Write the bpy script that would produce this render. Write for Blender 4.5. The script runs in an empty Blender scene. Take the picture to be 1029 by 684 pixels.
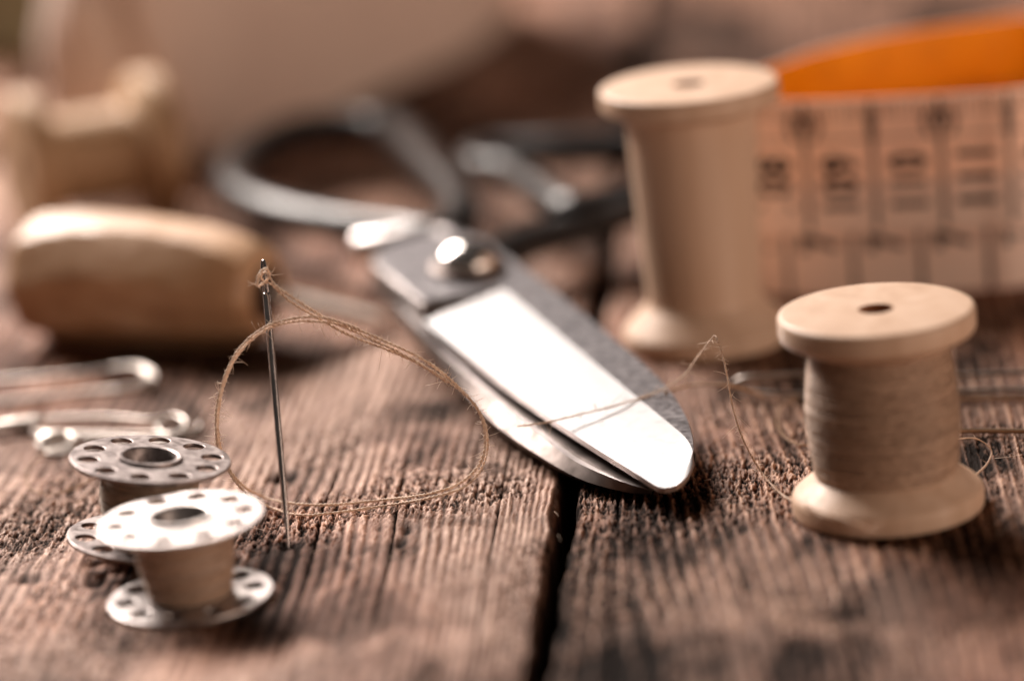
import bpy, bmesh, math, random
import numpy as np
from mathutils import Vector, Matrix

random.seed(7)
RNG = np.random.default_rng(11)
MM = 0.001
S = bpy.context.scene
COL = S.collection

# ------------------------------------------------------------------ camera model
W, H, F = 1029.0, 684.0, 4300.0
PITCH, ROLL = math.radians(15.5), math.radians(5.0)
D0 = 0.630
cp, sp = math.cos(PITCH), math.sin(PITCH)
cr, sr = math.cos(ROLL), math.sin(ROLL)
CAM = np.array([0.0, -D0 * cp, D0 * sp])
FWD = np.array([0.0, cp, -sp])
U0, R0 = np.array([0.0, sp, cp]), np.array([1.0, 0.0, 0.0])
CR = R0 * cr - U0 * sr
CU = U0 * cr + R0 * sr

def ray(px, py):
    return FWD + CR * ((px - W / 2) / F) - CU * ((py - H / 2) / F)

def hit_plane(px, py, p0, n):
    d = ray(px, py)
    t = np.dot(np.asarray(p0) - CAM, n) / np.dot(d, n)
    return CAM + d * t

def hz(px, py, z_mm=0.0):
    return hit_plane(px, py, (0, 0, z_mm * MM), np.array([0, 0, 1.0]))

def hy(px, py, y_m):
    return hit_plane(px, py, (0, y_m, 0), np.array([0, 1.0, 0]))

def V(p):
    return Vector((float(p[0]), float(p[1]), float(p[2])))

# ------------------------------------------------------------------ noise
def _hash(ix, iy, seed):
    h = (ix.astype(np.int64) * 374761393 + iy.astype(np.int64) * 668265263 + seed * 1442695041) & 0xFFFFFFFF
    h = ((h ^ (h >> 13)) * 1274126177) & 0xFFFFFFFF
    h = (h ^ (h >> 16)) & 0xFFFFFFFF
    return h / 4294967295.0

def vnoise(x, y, seed=0):
    x = np.asarray(x, float); y = np.asarray(y, float)
    x, y = np.broadcast_arrays(x, y)
    ix, iy = np.floor(x), np.floor(y)
    fx, fy = x - ix, y - iy
    fx = fx * fx * fx * (fx * (fx * 6 - 15) + 10); fy = fy * fy * fy * (fy * (fy * 6 - 15) + 10)
    a = _hash(ix, iy, seed); b = _hash(ix + 1, iy, seed)
    c = _hash(ix, iy + 1, seed); d = _hash(ix + 1, iy + 1, seed)
    return (a + (b - a) * fx) * (1 - fy) + (c + (d - c) * fx) * fy

def fbm(x, y, octv=4, seed=0, gain=0.5):
    s, a, t = 0.0, 1.0, 0.0
    for o in range(octv):
        s = s + a * vnoise(x * 2 ** o + 17.3 * o, y * 2 ** o - 9.1 * o, seed + o); t += a; a *= gain
    return s / t

def sstep(a, b, x):
    t = np.clip((x - a) / (b - a), 0, 1)
    return t * t * (3 - 2 * t)

# ------------------------------------------------------------------ materials
def new_mat(name):
    m = bpy.data.materials.new(name); m.use_nodes = True
    nt = m.node_tree
    b = nt.nodes['Principled BSDF']
    return m, nt, b

def nd(nt, typ, **kw):
    n = nt.nodes.new(typ)
    for k, v in kw.items():
        if k in n.inputs: n.inputs[k].default_value = v
        else: setattr(n, k, v)
    return n

def coords(nt, scale=(1, 1, 1)):
    tc = nd(nt, 'ShaderNodeTexCoord'); mp = nd(nt, 'ShaderNodeMapping')
    mp.inputs['Scale'].default_value = scale
    nt.links.new(tc.outputs['Object'], mp.inputs['Vector'])
    return mp.outputs['Vector']

def ramp(nt, fac, stops):
    r = nd(nt, 'ShaderNodeValToRGB')
    e = r.color_ramp.elements
    while len(e) < len(stops): e.new(0.5)
    for i, (p, c) in enumerate(stops):
        e[i].position = p; e[i].color = (*c, 1) if len(c) == 3 else c
    nt.links.new(fac, r.inputs['Fac'])
    return r.outputs['Color']

def noise_mat(name, stops, scale=(1, 1, 1), nscale=300, detail=5, rough=(0.4, 0.6), metal=0.0, bump=0.0, bump_dist=0.0001, spec=0.5, bscale=None, distortion=0.0, sss=0.0, coat=0.0):
    m, nt, b = new_mat(name)
    v = coords(nt, scale)
    n = nd(nt, 'ShaderNodeTexNoise', Scale=nscale, Detail=detail, Distortion=distortion)
    nt.links.new(v, n.inputs['Vector'])
    nt.links.new(ramp(nt, n.outputs['Fac'], stops), b.inputs['Base Color'])
    mr = nd(nt, 'ShaderNodeMapRange'); mr.inputs['From Min'].default_value = 0.3; mr.inputs['From Max'].default_value = 0.7
    mr.inputs['To Min'].default_value, mr.inputs['To Max'].default_value = rough
    n2 = nd(nt, 'ShaderNodeTexNoise', Scale=nscale * 1.7, Detail=4)
    nt.links.new(v, n2.inputs['Vector']); nt.links.new(n2.outputs['Fac'], mr.inputs['Value'])
    nt.links.new(mr.outputs['Result'], b.inputs['Roughness'])
    b.inputs['Metallic'].default_value = metal
    b.inputs['Specular IOR Level'].default_value = spec
    b.inputs['Coat Weight'].default_value = coat
    if sss:
        b.inputs['Subsurface Weight'].default_value = sss
        b.inputs['Subsurface Radius'].default_value = (0.0012, 0.0007, 0.0004)
        b.inputs['Subsurface Scale'].default_value = 1.0
    if bump:
        n3 = nd(nt, 'ShaderNodeTexNoise', Scale=bscale or nscale * 2, Detail=5)
        nt.links.new(v, n3.inputs['Vector'])
        bp = nd(nt, 'ShaderNodeBump', Strength=bump, Distance=bump_dist)
        nt.links.new(n3.outputs['Fac'], bp.inputs['Height']); nt.links.new(bp.outputs['Normal'], b.inputs['Normal'])
    return m

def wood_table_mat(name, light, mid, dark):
    """weathered softwood: hard ridges, eroded grooves with grime, stains, painted pit shade and bright tops"""
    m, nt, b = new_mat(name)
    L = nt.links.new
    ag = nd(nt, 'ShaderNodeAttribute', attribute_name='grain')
    ad = nd(nt, 'ShaderNodeAttribute', attribute_name='dirt_shade')
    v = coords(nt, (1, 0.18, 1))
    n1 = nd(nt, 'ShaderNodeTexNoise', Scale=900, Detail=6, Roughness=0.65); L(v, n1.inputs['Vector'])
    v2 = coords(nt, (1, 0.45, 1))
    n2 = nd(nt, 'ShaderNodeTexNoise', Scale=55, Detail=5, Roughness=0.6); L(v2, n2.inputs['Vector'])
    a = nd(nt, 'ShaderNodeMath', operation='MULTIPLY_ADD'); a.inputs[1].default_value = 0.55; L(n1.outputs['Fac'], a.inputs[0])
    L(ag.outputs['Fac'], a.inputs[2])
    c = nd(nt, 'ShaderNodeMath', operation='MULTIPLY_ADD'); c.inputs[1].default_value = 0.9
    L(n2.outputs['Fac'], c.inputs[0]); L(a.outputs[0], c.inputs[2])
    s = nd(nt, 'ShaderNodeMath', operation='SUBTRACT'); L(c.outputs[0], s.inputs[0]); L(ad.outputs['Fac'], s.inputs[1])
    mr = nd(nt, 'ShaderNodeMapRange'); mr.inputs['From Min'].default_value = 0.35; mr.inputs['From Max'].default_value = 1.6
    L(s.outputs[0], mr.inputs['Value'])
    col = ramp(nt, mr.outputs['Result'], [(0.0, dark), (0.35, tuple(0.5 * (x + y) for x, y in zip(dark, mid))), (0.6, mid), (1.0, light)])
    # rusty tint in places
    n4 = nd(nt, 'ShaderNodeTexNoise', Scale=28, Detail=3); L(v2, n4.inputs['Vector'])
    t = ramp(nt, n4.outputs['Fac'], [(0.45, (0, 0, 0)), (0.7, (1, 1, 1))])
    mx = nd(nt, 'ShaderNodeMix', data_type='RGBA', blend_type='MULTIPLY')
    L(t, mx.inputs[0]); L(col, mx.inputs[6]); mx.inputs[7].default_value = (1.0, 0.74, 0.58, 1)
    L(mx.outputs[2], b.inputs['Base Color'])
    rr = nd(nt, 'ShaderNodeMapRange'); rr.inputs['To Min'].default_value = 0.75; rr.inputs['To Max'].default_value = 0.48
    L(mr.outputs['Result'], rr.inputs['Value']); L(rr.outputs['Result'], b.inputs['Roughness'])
    sp_ = nd(nt, 'ShaderNodeMapRange'); sp_.inputs['To Min'].default_value = 0.04; sp_.inputs['To Max'].default_value = 0.45
    L(mr.outputs['Result'], sp_.inputs['Value']); L(sp_.outputs['Result'], b.inputs['Specular IOR Level'])
    v3 = coords(nt, (1, 0.5, 1))
    n3 = nd(nt, 'ShaderNodeTexNoise', Scale=2600, Detail=5, Roughness=0.75); L(v3, n3.inputs['Vector'])
    bp = nd(nt, 'ShaderNodeBump', Strength=0.8, Distance=0.00028)
    L(n3.outputs['Fac'], bp.inputs['Height']); L(bp.outputs['Normal'], b.inputs['Normal'])
    return m

M = {}
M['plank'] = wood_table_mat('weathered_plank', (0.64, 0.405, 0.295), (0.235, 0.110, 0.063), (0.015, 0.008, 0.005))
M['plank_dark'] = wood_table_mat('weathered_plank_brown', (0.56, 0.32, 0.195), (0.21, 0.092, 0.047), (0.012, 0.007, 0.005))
M['beech'] = noise_mat('turned_beech', [(0.3, (0.59, 0.395, 0.27)), (0.5, (0.67, 0.465, 0.33)), (0.75, (0.72, 0.52, 0.385))], (1, 1, 0.07), 330, 8, (0.42, 0.58), bump=0.15, bump_dist=0.00008, spec=0.4)
M['beech_hole'] = noise_mat('raw_beech_bore', [(0.3, (0.24, 0.10, 0.045)), (0.7, (0.36, 0.17, 0.08))], (1, 1, 0.2), 500, 4, (0.7, 0.9), spec=0.2)
M['old_beech'] = noise_mat('old_beech', [(0.3, (0.46, 0.285, 0.155)), (0.7, (0.60, 0.395, 0.235))], (1, 1, 0.2), 160, 5, (0.45, 0.6), spec=0.4)
M['carved'] = noise_mat('carved_handle_wood', [(0.3, (0.40, 0.205, 0.10)), (0.5, (0.58, 0.345, 0.19)), (0.72, (0.68, 0.44, 0.27))], (0.08, 1, 1), 320, 7, (0.38, 0.55), bump=0.25, bump_dist=0.0004, bscale=150, spec=0.5)
M['ferrule'] = noise_mat('tarnished_ferrule', [(0.3, (0.03, 0.018, 0.012)), (0.7, (0.07, 0.04, 0.028))], nscale=400, rough=(0.5, 0.7), metal=0.4)
M['thread'] = noise_mat('flax_thread', [(0.3, (0.40, 0.25, 0.155)), (0.7, (0.55, 0.375, 0.25))], nscale=1500, rough=(0.6, 0.8), spec=0.25)
M['twine'] = noise_mat('flax_twine', [(0.3, (0.74, 0.52, 0.38)), (0.7, (0.92, 0.76, 0.62))], nscale=1800, rough=(0.55, 0.75), spec=0.3)
M['spool_thread'] = noise_mat('wound_flax', [(0.3, (0.31, 0.195, 0.13)), (0.7, (0.50, 0.34, 0.24))], (1, 1, 4), 1400, 5, (0.42, 0.6), spec=0.4, bump=0.3, bump_dist=0.0001)
M['taupe_thread'] = noise_mat('wound_taupe', [(0.3, (0.17, 0.125, 0.09)), (0.7, (0.30, 0.225, 0.165))], (1, 1, 5), 800, 5, (0.6, 0.8), spec=0.25, bump=0.3, bump_dist=0.0001)
M['beige_thread'] = noise_mat('wound_beige', [(0.3, (0.34, 0.245, 0.185)), (0.7, (0.50, 0.375, 0.295))], (1, 1, 5), 800, 5, (0.6, 0.8), spec=0.25, bump=0.3, bump_dist=0.0001)
M['nickel'] = noise_mat('bright_nickel', [(0.35, (0.40, 0.36, 0.35)), (0.65, (0.54, 0.50, 0.485))], nscale=500, rough=(0.28, 0.42), metal=0.92)
M['old_nickel'] = noise_mat('aged_nickel', [(0.3, (0.13, 0.105, 0.10)), (0.5, (0.28, 0.24, 0.23)), (0.75, (0.42, 0.375, 0.36))], nscale=600, detail=8, rough=(0.34, 0.55), metal=0.9, bump=0.2, bump_dist=0.00004)
M['strand_flax'] = noise_mat('flax_strand', [(0.3, (0.36, 0.235, 0.16)), (0.7, (0.53, 0.365, 0.26))], nscale=1200, rough=(0.42, 0.6), spec=0.4)
M['strand_taupe'] = noise_mat('taupe_strand', [(0.3, (0.24, 0.18, 0.135)), (0.7, (0.38, 0.295, 0.225))], nscale=1200, rough=(0.5, 0.65), spec=0.35)
M['wire'] = noise_mat('pin_wire', [(0.3, (0.40, 0.36, 0.33)), (0.7, (0.56, 0.51, 0.47))], nscale=300, rough=(0.32, 0.42), metal=1.0)
M['brass_wire'] = noise_mat('warm_pin_wire', [(0.3, (0.48, 0.33, 0.22)), (0.7, (0.62, 0.45, 0.32))], nscale=300, rough=(0.25, 0.36), metal=1.0)
M['needle'] = noise_mat('needle_steel', [(0.3, (0.42, 0.38, 0.37)), (0.7, (0.58, 0.54, 0.53))], nscale=300, rough=(0.16, 0.26), metal=1.0)
M['patina'] = noise_mat('patinated_steel', [(0.28, (0.05, 0.048, 0.052)), (0.5, (0.14, 0.132, 0.14)), (0.72, (0.26, 0.245, 0.25))], nscale=900, detail=9, rough=(0.36, 0.55), metal=0.85, bump=0.25, bump_dist=0.00006, bscale=1200)
M['steel'] = noise_mat('ground_steel', [(0.25, (0.46, 0.46, 0.47)), (0.45, (0.54, 0.54, 0.55)), (0.75, (0.57, 0.57, 0.58))], (1, 1, 1), 700, 8, (0.35, 0.37), metal=1.0)
M['steel_edge'] = noise_mat('bare_steel', [(0.3, (0.34, 0.31, 0.305)), (0.7, (0.50, 0.46, 0.45))], nscale=260, rough=(0.26, 0.4), metal=1.0)
M['enamel'] = noise_mat('black_enamel', [(0.3, (0.012, 0.011, 0.011)), (0.7, (0.026, 0.023, 0.023))], nscale=150, rough=(0.25, 0.34), spec=0.18, bump=0.1, bump_dist=0.0003, bscale=200)
M['dark_steel'] = noise_mat('stained_steel', [(0.3, (0.10, 0.08, 0.072)), (0.7, (0.24, 0.20, 0.185))], nscale=260, detail=7, rough=(0.4, 0.58), metal=0.85)
M['satin'] = noise_mat('satin_steel', [(0.3, (0.84, 0.74, 0.66)), (0.7, (0.92, 0.84, 0.77))], nscale=260, rough=(0.44, 0.54), metal=0.12)
M['screw'] = noise_mat('screw_steel', [(0.3, (0.55, 0.52, 0.50)), (0.7, (0.75, 0.72, 0.70))], nscale=300, rough=(0.14, 0.22), metal=1.0)
M['cloth'] = noise_mat('linen_cloth', [(0.3, (0.78, 0.60, 0.51)), (0.7, (0.86, 0.68, 0.58))], nscale=60, rough=(0.75, 0.9), spec=0.2, bump=0.3, bump_dist=0.0003, bscale=900)
M['olive'] = noise_mat('olive_cloth', [(0.3, (0.13, 0.115, 0.065)), (0.7, (0.20, 0.18, 0.11))], nscale=60, rough=(0.75, 0.9), spec=0.2, bump=0.3, bump_dist=0.0003, bscale=900)

def tape_mat(name, c1, c2, trans):
    m, nt, b = new_mat(name)
    v = coords(nt)
    n = nd(nt, 'ShaderNodeTexNoise', Scale=90, Detail=4); nt.links.new(v, n.inputs['Vector'])
    c = ramp(nt, n.outputs['Fac'], [(0.3, c1), (0.7, c2)])
    nt.links.new(c, b.inputs['Base Color']); b.inputs['Roughness'].default_value = 0.45
    tr = nd(nt, 'ShaderNodeBsdfTranslucent'); nt.links.new(c, tr.inputs['Color'])
    mix = nd(nt, 'ShaderNodeMixShader', Fac=trans)
    nt.links.new(b.outputs[0], mix.inputs[1]); nt.links.new(tr.outputs[0], mix.inputs[2])
    nt.links.new(mix.outputs[0], nt.nodes['Material Output'].inputs['Surface'])
    return m
M['tape_out'] = tape_mat('tape_pale_face', (0.93, 0.70, 0.575), (0.97, 0.75, 0.62), 0.12)
M['tape_in'] = tape_mat('tape_orange_face', (0.80, 0.31, 0.004), (0.98, 0.47, 0.012), 0.35)
M['ink'] = noise_mat('tape_ink', [(0.3, (0.015, 0.013, 0.013)), (0.7, (0.03, 0.026, 0.026))], nscale=200, rough=(0.5, 0.6))
M['ink_thin'] = noise_mat('tape_fine_ink', [(0.3, (0.12, 0.085, 0.07)), (0.7, (0.17, 0.12, 0.10))], nscale=200, rough=(0.5, 0.6))

# ------------------------------------------------------------------ mesh helpers
def link_mesh(name, verts, faces, mats, parent=None, smooth=True, midx=None, loc=None):
    me = bpy.data.meshes.new(name)
    me.from_pydata([tuple(map(float, v)) for v in verts], [], [tuple(int(i) for i in f) for f in faces])
    mats = mats if isinstance(mats, (list, tuple)) else [mats]
    for m in mats: me.materials.append(m)
    if midx is not None: me.polygons.foreach_set('material_index', np.asarray(midx, np.int32))
    me.polygons.foreach_set('use_smooth', np.full(len(me.polygons), smooth))
    me.update()
    o = bpy.data.objects.new(name, me); COL.objects.link(o)
    if parent is not None: o.parent = parent
    if loc is not None: o.location = loc
    return o

class MB:
    def __init__(self): self.v, self.f, self.m = [], [], []
    def add(self, verts, faces, mi=0):
        k = len(self.v)
        self.v.extend(verts); self.f.extend([tuple(i + k for i in f) for f in faces]); self.m.extend([mi] * len(faces))
    def build(self, name, mats, parent=None, smooth=True):
        return link_mesh(name, self.v, self.f, mats, parent, smooth, self.m)

def catmull(pts, n=12, closed=False):
    P = [np.asarray(p, float) for p in pts]; N = len(P); out = []
    segs = N if closed else N - 1
    for i in range(segs):
        if closed: a, b, c, d = P[i - 1], P[i], P[(i + 1) % N], P[(i + 2) % N]
        else: a, b, c, d = P[max(i - 1, 0)], P[i], P[i + 1], P[min(i + 2, N - 1)]
        for k in range(n):
            t = k / n
            out.append(0.5 * ((2 * b) + (-a + c) * t + (2 * a - 5 * b + 4 * c - d) * t * t + (-a + 3 * b - 3 * c + d) * t ** 3))
    if not closed: out.append(P[-1])
    return np.array(out)

def frames(P, closed=False):
    P = np.asarray(P, float); N = len(P)
    T = np.roll(P, -1, 0) - np.roll(P, 1, 0) if closed else np.gradient(P, axis=0)
    T /= np.maximum(np.linalg.norm(T, axis=1, keepdims=True), 1e-12)
    ref = np.array([0, 0, 1.0]) if abs(T[0][2]) < 0.9 else np.array([0, 1.0, 0])
    n = ref - T[0] * ref.dot(T[0]); n /= np.linalg.norm(n)
    Ns = []
    for t in T:
        n = n - t * n.dot(t); n /= max(np.linalg.norm(n), 1e-12); Ns.append(n.copy())
    Ns = np.array(Ns)
    return T, Ns, np.cross(T, Ns)

def tube_data(P, r, sides=10, closed=False, flat=1.0):
    """flat scales the section along the frame normal (up)"""
    P = np.asarray(P, float); N = len(P)
    r = np.full(N, r) if np.isscalar(r) else np.asarray(r, float)
    T, A, B = frames(P, closed)
    verts, faces = [], []
    for i in range(N):
        for k in range(sides):
            an = 2 * math.pi * k / sides
            verts.append(P[i] + r[i] * (A[i] * math.cos(an) * flat + B[i] * math.sin(an)))
    for i in range(N if closed else N - 1):
        j = (i + 1) % N
        for k in range(sides):
            l = (k + 1) % sides
            faces.append((i * sides + k, i * sides + l, j * sides + l, j * sides + k))
    if not closed:
        faces.append(tuple(range(sides))[::-1]); faces.append(tuple((N - 1) * sides + k for k in range(sides)))
    return verts, faces

def lathe_data(prof, seg=96, closed_prof=False):
    verts, faces = [], []
    n = len(prof)
    for i in range(seg):
        a = 2 * math.pi * i / seg
        for r, z in prof: verts.append((r * math.cos(a), r * math.sin(a), z))
    for i in range(seg):
        j = (i + 1) % seg
        for k in range(n if closed_prof else n - 1):
            l = (k + 1) % n
            faces.append((i * n + k, j * n + k, j * n + l, i * n + l))
    return verts, faces

def round_prof(pts, r=0.0004, n=4):
    """round the corners of an open (r,z) polyline"""
    out = [pts[0]]
    for i in range(1, len(pts) - 1):
        a, b, c = (np.array(pts[i - 1]), np.array(pts[i]), np.array(pts[i + 1]))
        la, lc = np.linalg.norm(a - b), np.linalg.norm(c - b)
        rr = min(r, la * 0.45, lc * 0.45)
        p, q = b + (a - b) / la * rr, b + (c - b) / lc * rr
        for k in range(n + 1):
            t = k / n
            out.append(tuple((1 - t) ** 2 * p + 2 * t * (1 - t) * b + t * t * q))
    out.append(pts[-1])
    return out

def flat_shape(loops, thick, bevel=0.0, res=2):
    """mesh of a flat plate with holes (closed 2D loops, first the outline), centred on z = 0"""
    cu = bpy.data.curves.new('outline', 'CURVE'); cu.dimensions = '2D'; cu.fill_mode = 'BOTH'
    for lp in loops:
        s = cu.splines.new('POLY'); s.points.add(len(lp) - 1); s.use_cyclic_u = True
        for p, (x, y) in zip(s.points, lp): p.co = (x, y, 0, 1)
    cu.extrude = max(thick / 2 - bevel, 0); cu.bevel_depth = bevel; cu.bevel_resolution = res; cu.offset = -bevel
    o = bpy.data.objects.new('outline', cu); COL.objects.link(o)
    dg = bpy.context.evaluated_depsgraph_get()
    me = bpy.data.meshes.new_from_object(o.evaluated_get(dg))
    v = [tuple(x.co) for x in me.vertices]; f = [tuple(p.vertices) for p in me.polygons]
    bpy.data.objects.remove(o); bpy.data.curves.remove(cu); bpy.data.meshes.remove(me)
    return v, f

def circle(r, n, cx=0, cy=0):
    return [(cx + r * math.cos(2 * math.pi * k / n), cy + r * math.sin(2 * math.pi * k / n)) for k in range(n)]

def smooth_by_angle(o, deg=35):
    me = o.data
    bm = bmesh.new(); bm.from_mesh(me)
    bmesh.ops.recalc_face_normals(bm, faces=bm.faces)
    for e in bm.edges:
        if len(e.link_faces) == 2 and e.calc_face_angle(0) > math.radians(deg): e.smooth = False
    for f in bm.faces: f.smooth = True
    bm.to_mesh(me); bm.free()

def tag(o, label=None, cat=None, group=None, kind=None):
    if label: o['label'] = label
    if cat: o['category'] = cat
    if group: o['group'] = group
    if kind: o['kind'] = kind
    return o

def empty(name, loc=(0, 0, 0), mat=None):
    o = bpy.data.objects.new(name, None); COL.objects.link(o)
    o.empty_display_size = 0.01
    if mat is not None: o.matrix_world = mat
    else: o.location = loc
    return o

def hairs_data(P, n, lmin, lmax, r=0.000022, spread=1.0, off=0.0002):
    """short stray fibres standing off a thread path"""
    P = np.asarray(P); out = MB()
    T, A, B = frames(P)
    for _ in range(n):
        i = RNG.integers(1, len(P) - 1); an = RNG.uniform(0, 2 * math.pi)
        d = A[i] * math.cos(an) + B[i] * math.sin(an)
        L = RNG.uniform(lmin, lmax)
        d2 = d * spread + T[i] * RNG.normal(0, 0.9); d2 /= np.linalg.norm(d2)
        bend = RNG.normal(0, 1, 3) * L * 0.45
        p0 = P[i] + d * off * 0.5
        pts = [p0 + d2 * L * t + bend * t * t for t in (0, 0.35, 0.7, 1.0)]
        v, f = tube_data(pts, [r, r, r * 0.8, r * 0.4], 3)
        out.add(v, f)
    return out.v, out.f

# ------------------------------------------------------------------ table of weathered planks
ga, gb = hz(541, 684), hz(573, 486)
gdir = (gb - ga); gdir[2] = 0; gdir /= np.linalg.norm(gdir)
gang = math.atan2(-gdir[0], gdir[1])          # rotation about z taking +Y to the plank direction
TABLE = empty('table', (ga[0], ga[1], 0)); TABLE.rotation_euler.z = gang
tag(TABLE, 'weathered brown plank table with open gap under the shears', 'table', kind='structure')

def to_local(p):
    d = np.asarray(p[:2]) - ga[:2]
    return np.array([d[0] * math.cos(gang) + d[1] * math.sin(gang), -d[0] * math.sin(gang) + d[1] * math.cos(gang)]) / MM

def lp(px, py): return to_local(hz(px, py, 0))

def grad_axis(lo, hi, fine_lo, fine_hi, fine, grow=1.12, cmax=4.0):
    xs = list(np.arange(fine_lo, fine_hi, fine))
    s, x = fine, xs[-1]
    while x < hi:
        s = min(s * grow, cmax); x += s; xs.append(min(x, hi))
    s, x = fine, xs[0]; left = []
    while x > lo:
        s = min(s * grow, cmax); x -= s; left.append(max(x, lo))
    return np.array(left[::-1] + xs)

def plank(name, x0, x1, seed, mat, xfine, kind, yr=(-45, 560)):
    ys = grad_axis(yr[0], yr[1], 8, 108, 0.28, 1.05, 3.0) if kind else np.arange(yr[0], yr[1], 2.5)
    if kind: xs = grad_axis(x0, x1, xfine[0], xfine[1], 0.13, 1.05, 1.2)
    else: xs = np.arange(x0, x1 + 0.1, 1.0)
    xs[0], xs[-1] = x0, x1
    X, Y = np.meshgrid(xs, ys)
    # grain-following coordinate
    ye = 90 * np.tanh((Y - 55) / 90)
    if kind == 'left':
        A = 0.03 * sstep(-20, -80, X)
        Ug = X - A * ye + 3.0 * (fbm(X * 0.02, Y * 0.012, 3, seed) - 0.5) * 2 * sstep(0, -25, X)
        per = 1.75 - 0.75 * sstep(-26, -8, X)
    elif kind == 'right':
        A = -0.125 * sstep(3, 16, X) * (1 - 0.65 * sstep(26, 55, X))
        Ug = X - A * ye + 2.0 * (fbm(X * 0.03, Y * 0.014, 3, seed) - 0.5)
        per = 2.1
    else:
        Ug = X + 4 * (fbm(X * 0.02, Y * 0.01, 3, seed) - 0.5); per = 2.2
    # cumulative phase over the grain coordinate, with uneven ring widths
    ug = np.linspace(Ug.min() - 1, Ug.max() + 1, 4000)
    if kind == 'left': perg = 1.75 - 0.75 * sstep(-26, -8, ug)
    else: perg = np.full_like(ug, per if np.isscalar(per) else 2.0)
    perg = perg * (0.7 + 0.6 * vnoise(ug * 0.21, ug * 0 + 3.3, seed + 5))
    ph = np.concatenate([[0], np.cumsum(np.diff(ug) / perg[1:])])
    phase = np.interp(Ug, ug, ph) + 0.25 * (fbm(X * 0.5, Y * 0.06, 3, seed + 8) - 0.5)
    fr = phase - np.floor(phase)
    ringid = np.floor(phase)
    if kind == 'right':
        ridge = np.exp(-((fr - 0.5) / 0.13) ** 2)
    else:
        ridge = np.clip(1 - np.abs(fr - 0.5) / 0.42, 0, 1) ** 0.8
        ridge = np.clip(ridge, 0, 0.75) / 0.75
    rs = 0.45 + 0.75 * _hash(ringid, ringid * 0 + 2, seed + 21)     # each ring its own strength
    brk = fbm(ringid * 7.7, Y * 0.09, 3, seed + 31)
    wear = fbm(X * 0.035, Y * 0.022, 4, seed + 13)                  # worn, smoothed areas
    crum = sstep(0.46, 0.60, fbm(X * 0.09, Y * 0.05, 4, seed + 17))  # crumbled soft wood
    def blob(px, py, rx, ry, s=1.0):
        c = lp(px, py); return s * np.exp(-(((X - c[0]) / rx) ** 2 + ((Y - c[1]) / ry) ** 2))
    pit = np.zeros_like(X)
    if kind == 'left':
        crum = np.clip(crum * 0.55 + blob(330, 512, 11, 4.5) + blob(270, 528, 6, 6, .8) + blob(410, 494, 9, 5, .8) + blob(70, 505, 10, 12, .9) + blob(20, 540, 8, 12, .8) + blob(455, 500, 8, 10, .6), 0, 1)
        wear = np.clip(wear + blob(330, 640, 34, 16, .5) + blob(70, 640, 26, 12, .35), 0, 1)
        pit += blob(283, 476, 1.5, 2.2, 1.6) + blob(94, 586, 1.6, 1.8, .8) + blob(30, 583, 1.8, 1.6, .7) + blob(262, 500, 1.0, 1.6, .6) + blob(410, 530, .9, 2.0, .7) + blob(402, 545, .6, 2.0, .7) + blob(290, 548, .8, 1.0, .9)
    if kind == 'right':
        crum = np.clip(crum * 0.6 + blob(700, 500, 16, 16) + blob(770, 470, 12, 14, .9) + blob(620, 520, 9, 14, .9) + blob(1000, 500, 6, 10, .6) + blob(600, 580, 7, 16, .6), 0, 1)
        wear = np.clip(wear + blob(800, 630, 45, 16, .6), 0, 1)
        pit += blob(850, 612, 3.2, 3.0, .7) + blob(985, 560, 4, 8, .5)
    n_f = fbm(X * 1.9, Y * 0.45, 4, seed + 41, 0.6)
    n_m = fbm(X * 0.55, Y * 0.28, 4, seed + 43)
    amp = (0.24 if kind != 'right' else 0.15) * rs * (0.45 + 1.0 * brk) * (1 - 0.8 * sstep(0.5, 0.7, wear))
    if kind == 'left': amp = amp * (1 - 0.75 * sstep(-52, -72, X))
    h = amp * (ridge - 0.6)
    n_c = fbm(X * 2.3, Y * 0.8, 4, seed + 45, 0.8)
    h += -0.26 * crum * (1 - 0.75 * ridge * (kind == 'right')) + crum * (n_c - 0.5) * 1.5 * (0.45 + 1.1 * n_m)
    h += (0.25 + crum) * (fbm(X * 2.6, Y * 0.13, 4, seed + 47, 0.7) - 0.5) * 0.62
    h += (n_f - 0.5) * 0.22 + (n_m - 0.5) * 0.42
    h += (fbm(X * 0.05, Y * 0.02, 3, seed + 51) - 0.5) * 0.9
    h -= pit * 1.1
    # drying cracks
    cr_ = np.zeros_like(X)
    rid = np.floor(phase)
    crk = (_hash(rid, rid * 0 + 9, seed + 61) > (0.86 if kind == 'right' else 0.90))
    seg = sstep(0.52, 0.60, fbm(rid * 3.3, Y * 0.03, 2, seed + 63))
    cr_ = crk * seg * np.exp(-(((fr - 0.06) * per) / 0.17) ** 2)
    h -= 0.9 * cr_
    # rounded, ragged plank edges
    e0, e1 = X - x0, x1 - X
    rag = 0.5 + 1.6 * fbm(X * 0.2, Y * 0.11, 3, seed + 71)
    if kind == 'right': rag = 0.4 + 2.2 * fbm(X * 0.15, Y * 0.10, 4, seed + 71)
    edge = np.minimum(e0, e1)
    q = np.clip(1 - edge / rag, 0, 1)
    h -= 1.9 * q ** 2.4
    dirt_shade = 0.62 * crum * (1 - 0.8 * ridge * (kind == 'right')) * (1 - sstep(0.42, 0.53, n_c)) - 0.40 * crum * sstep(0.50, 0.60, n_c) + 0.8 * cr_ + 0.8 * np.clip(pit, 0, 1) + 0.25 * (fbm(X * 0.045, Y * 0.03, 3, seed + 81) > 0.6)  # crack and patch dirt, plus pit shade and lit crumb tops painted in
    dirt_shade = dirt_shade + 0.5 * sstep(0.49, 0.71, fbm(X * 0.09, Y * 0.04, 4, seed + 83)) + 0.5 * q
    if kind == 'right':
        dirt_shade = dirt_shade + 0.45 * np.exp(-((X) / 13) ** 2) * sstep(150, 0, Y)
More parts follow.
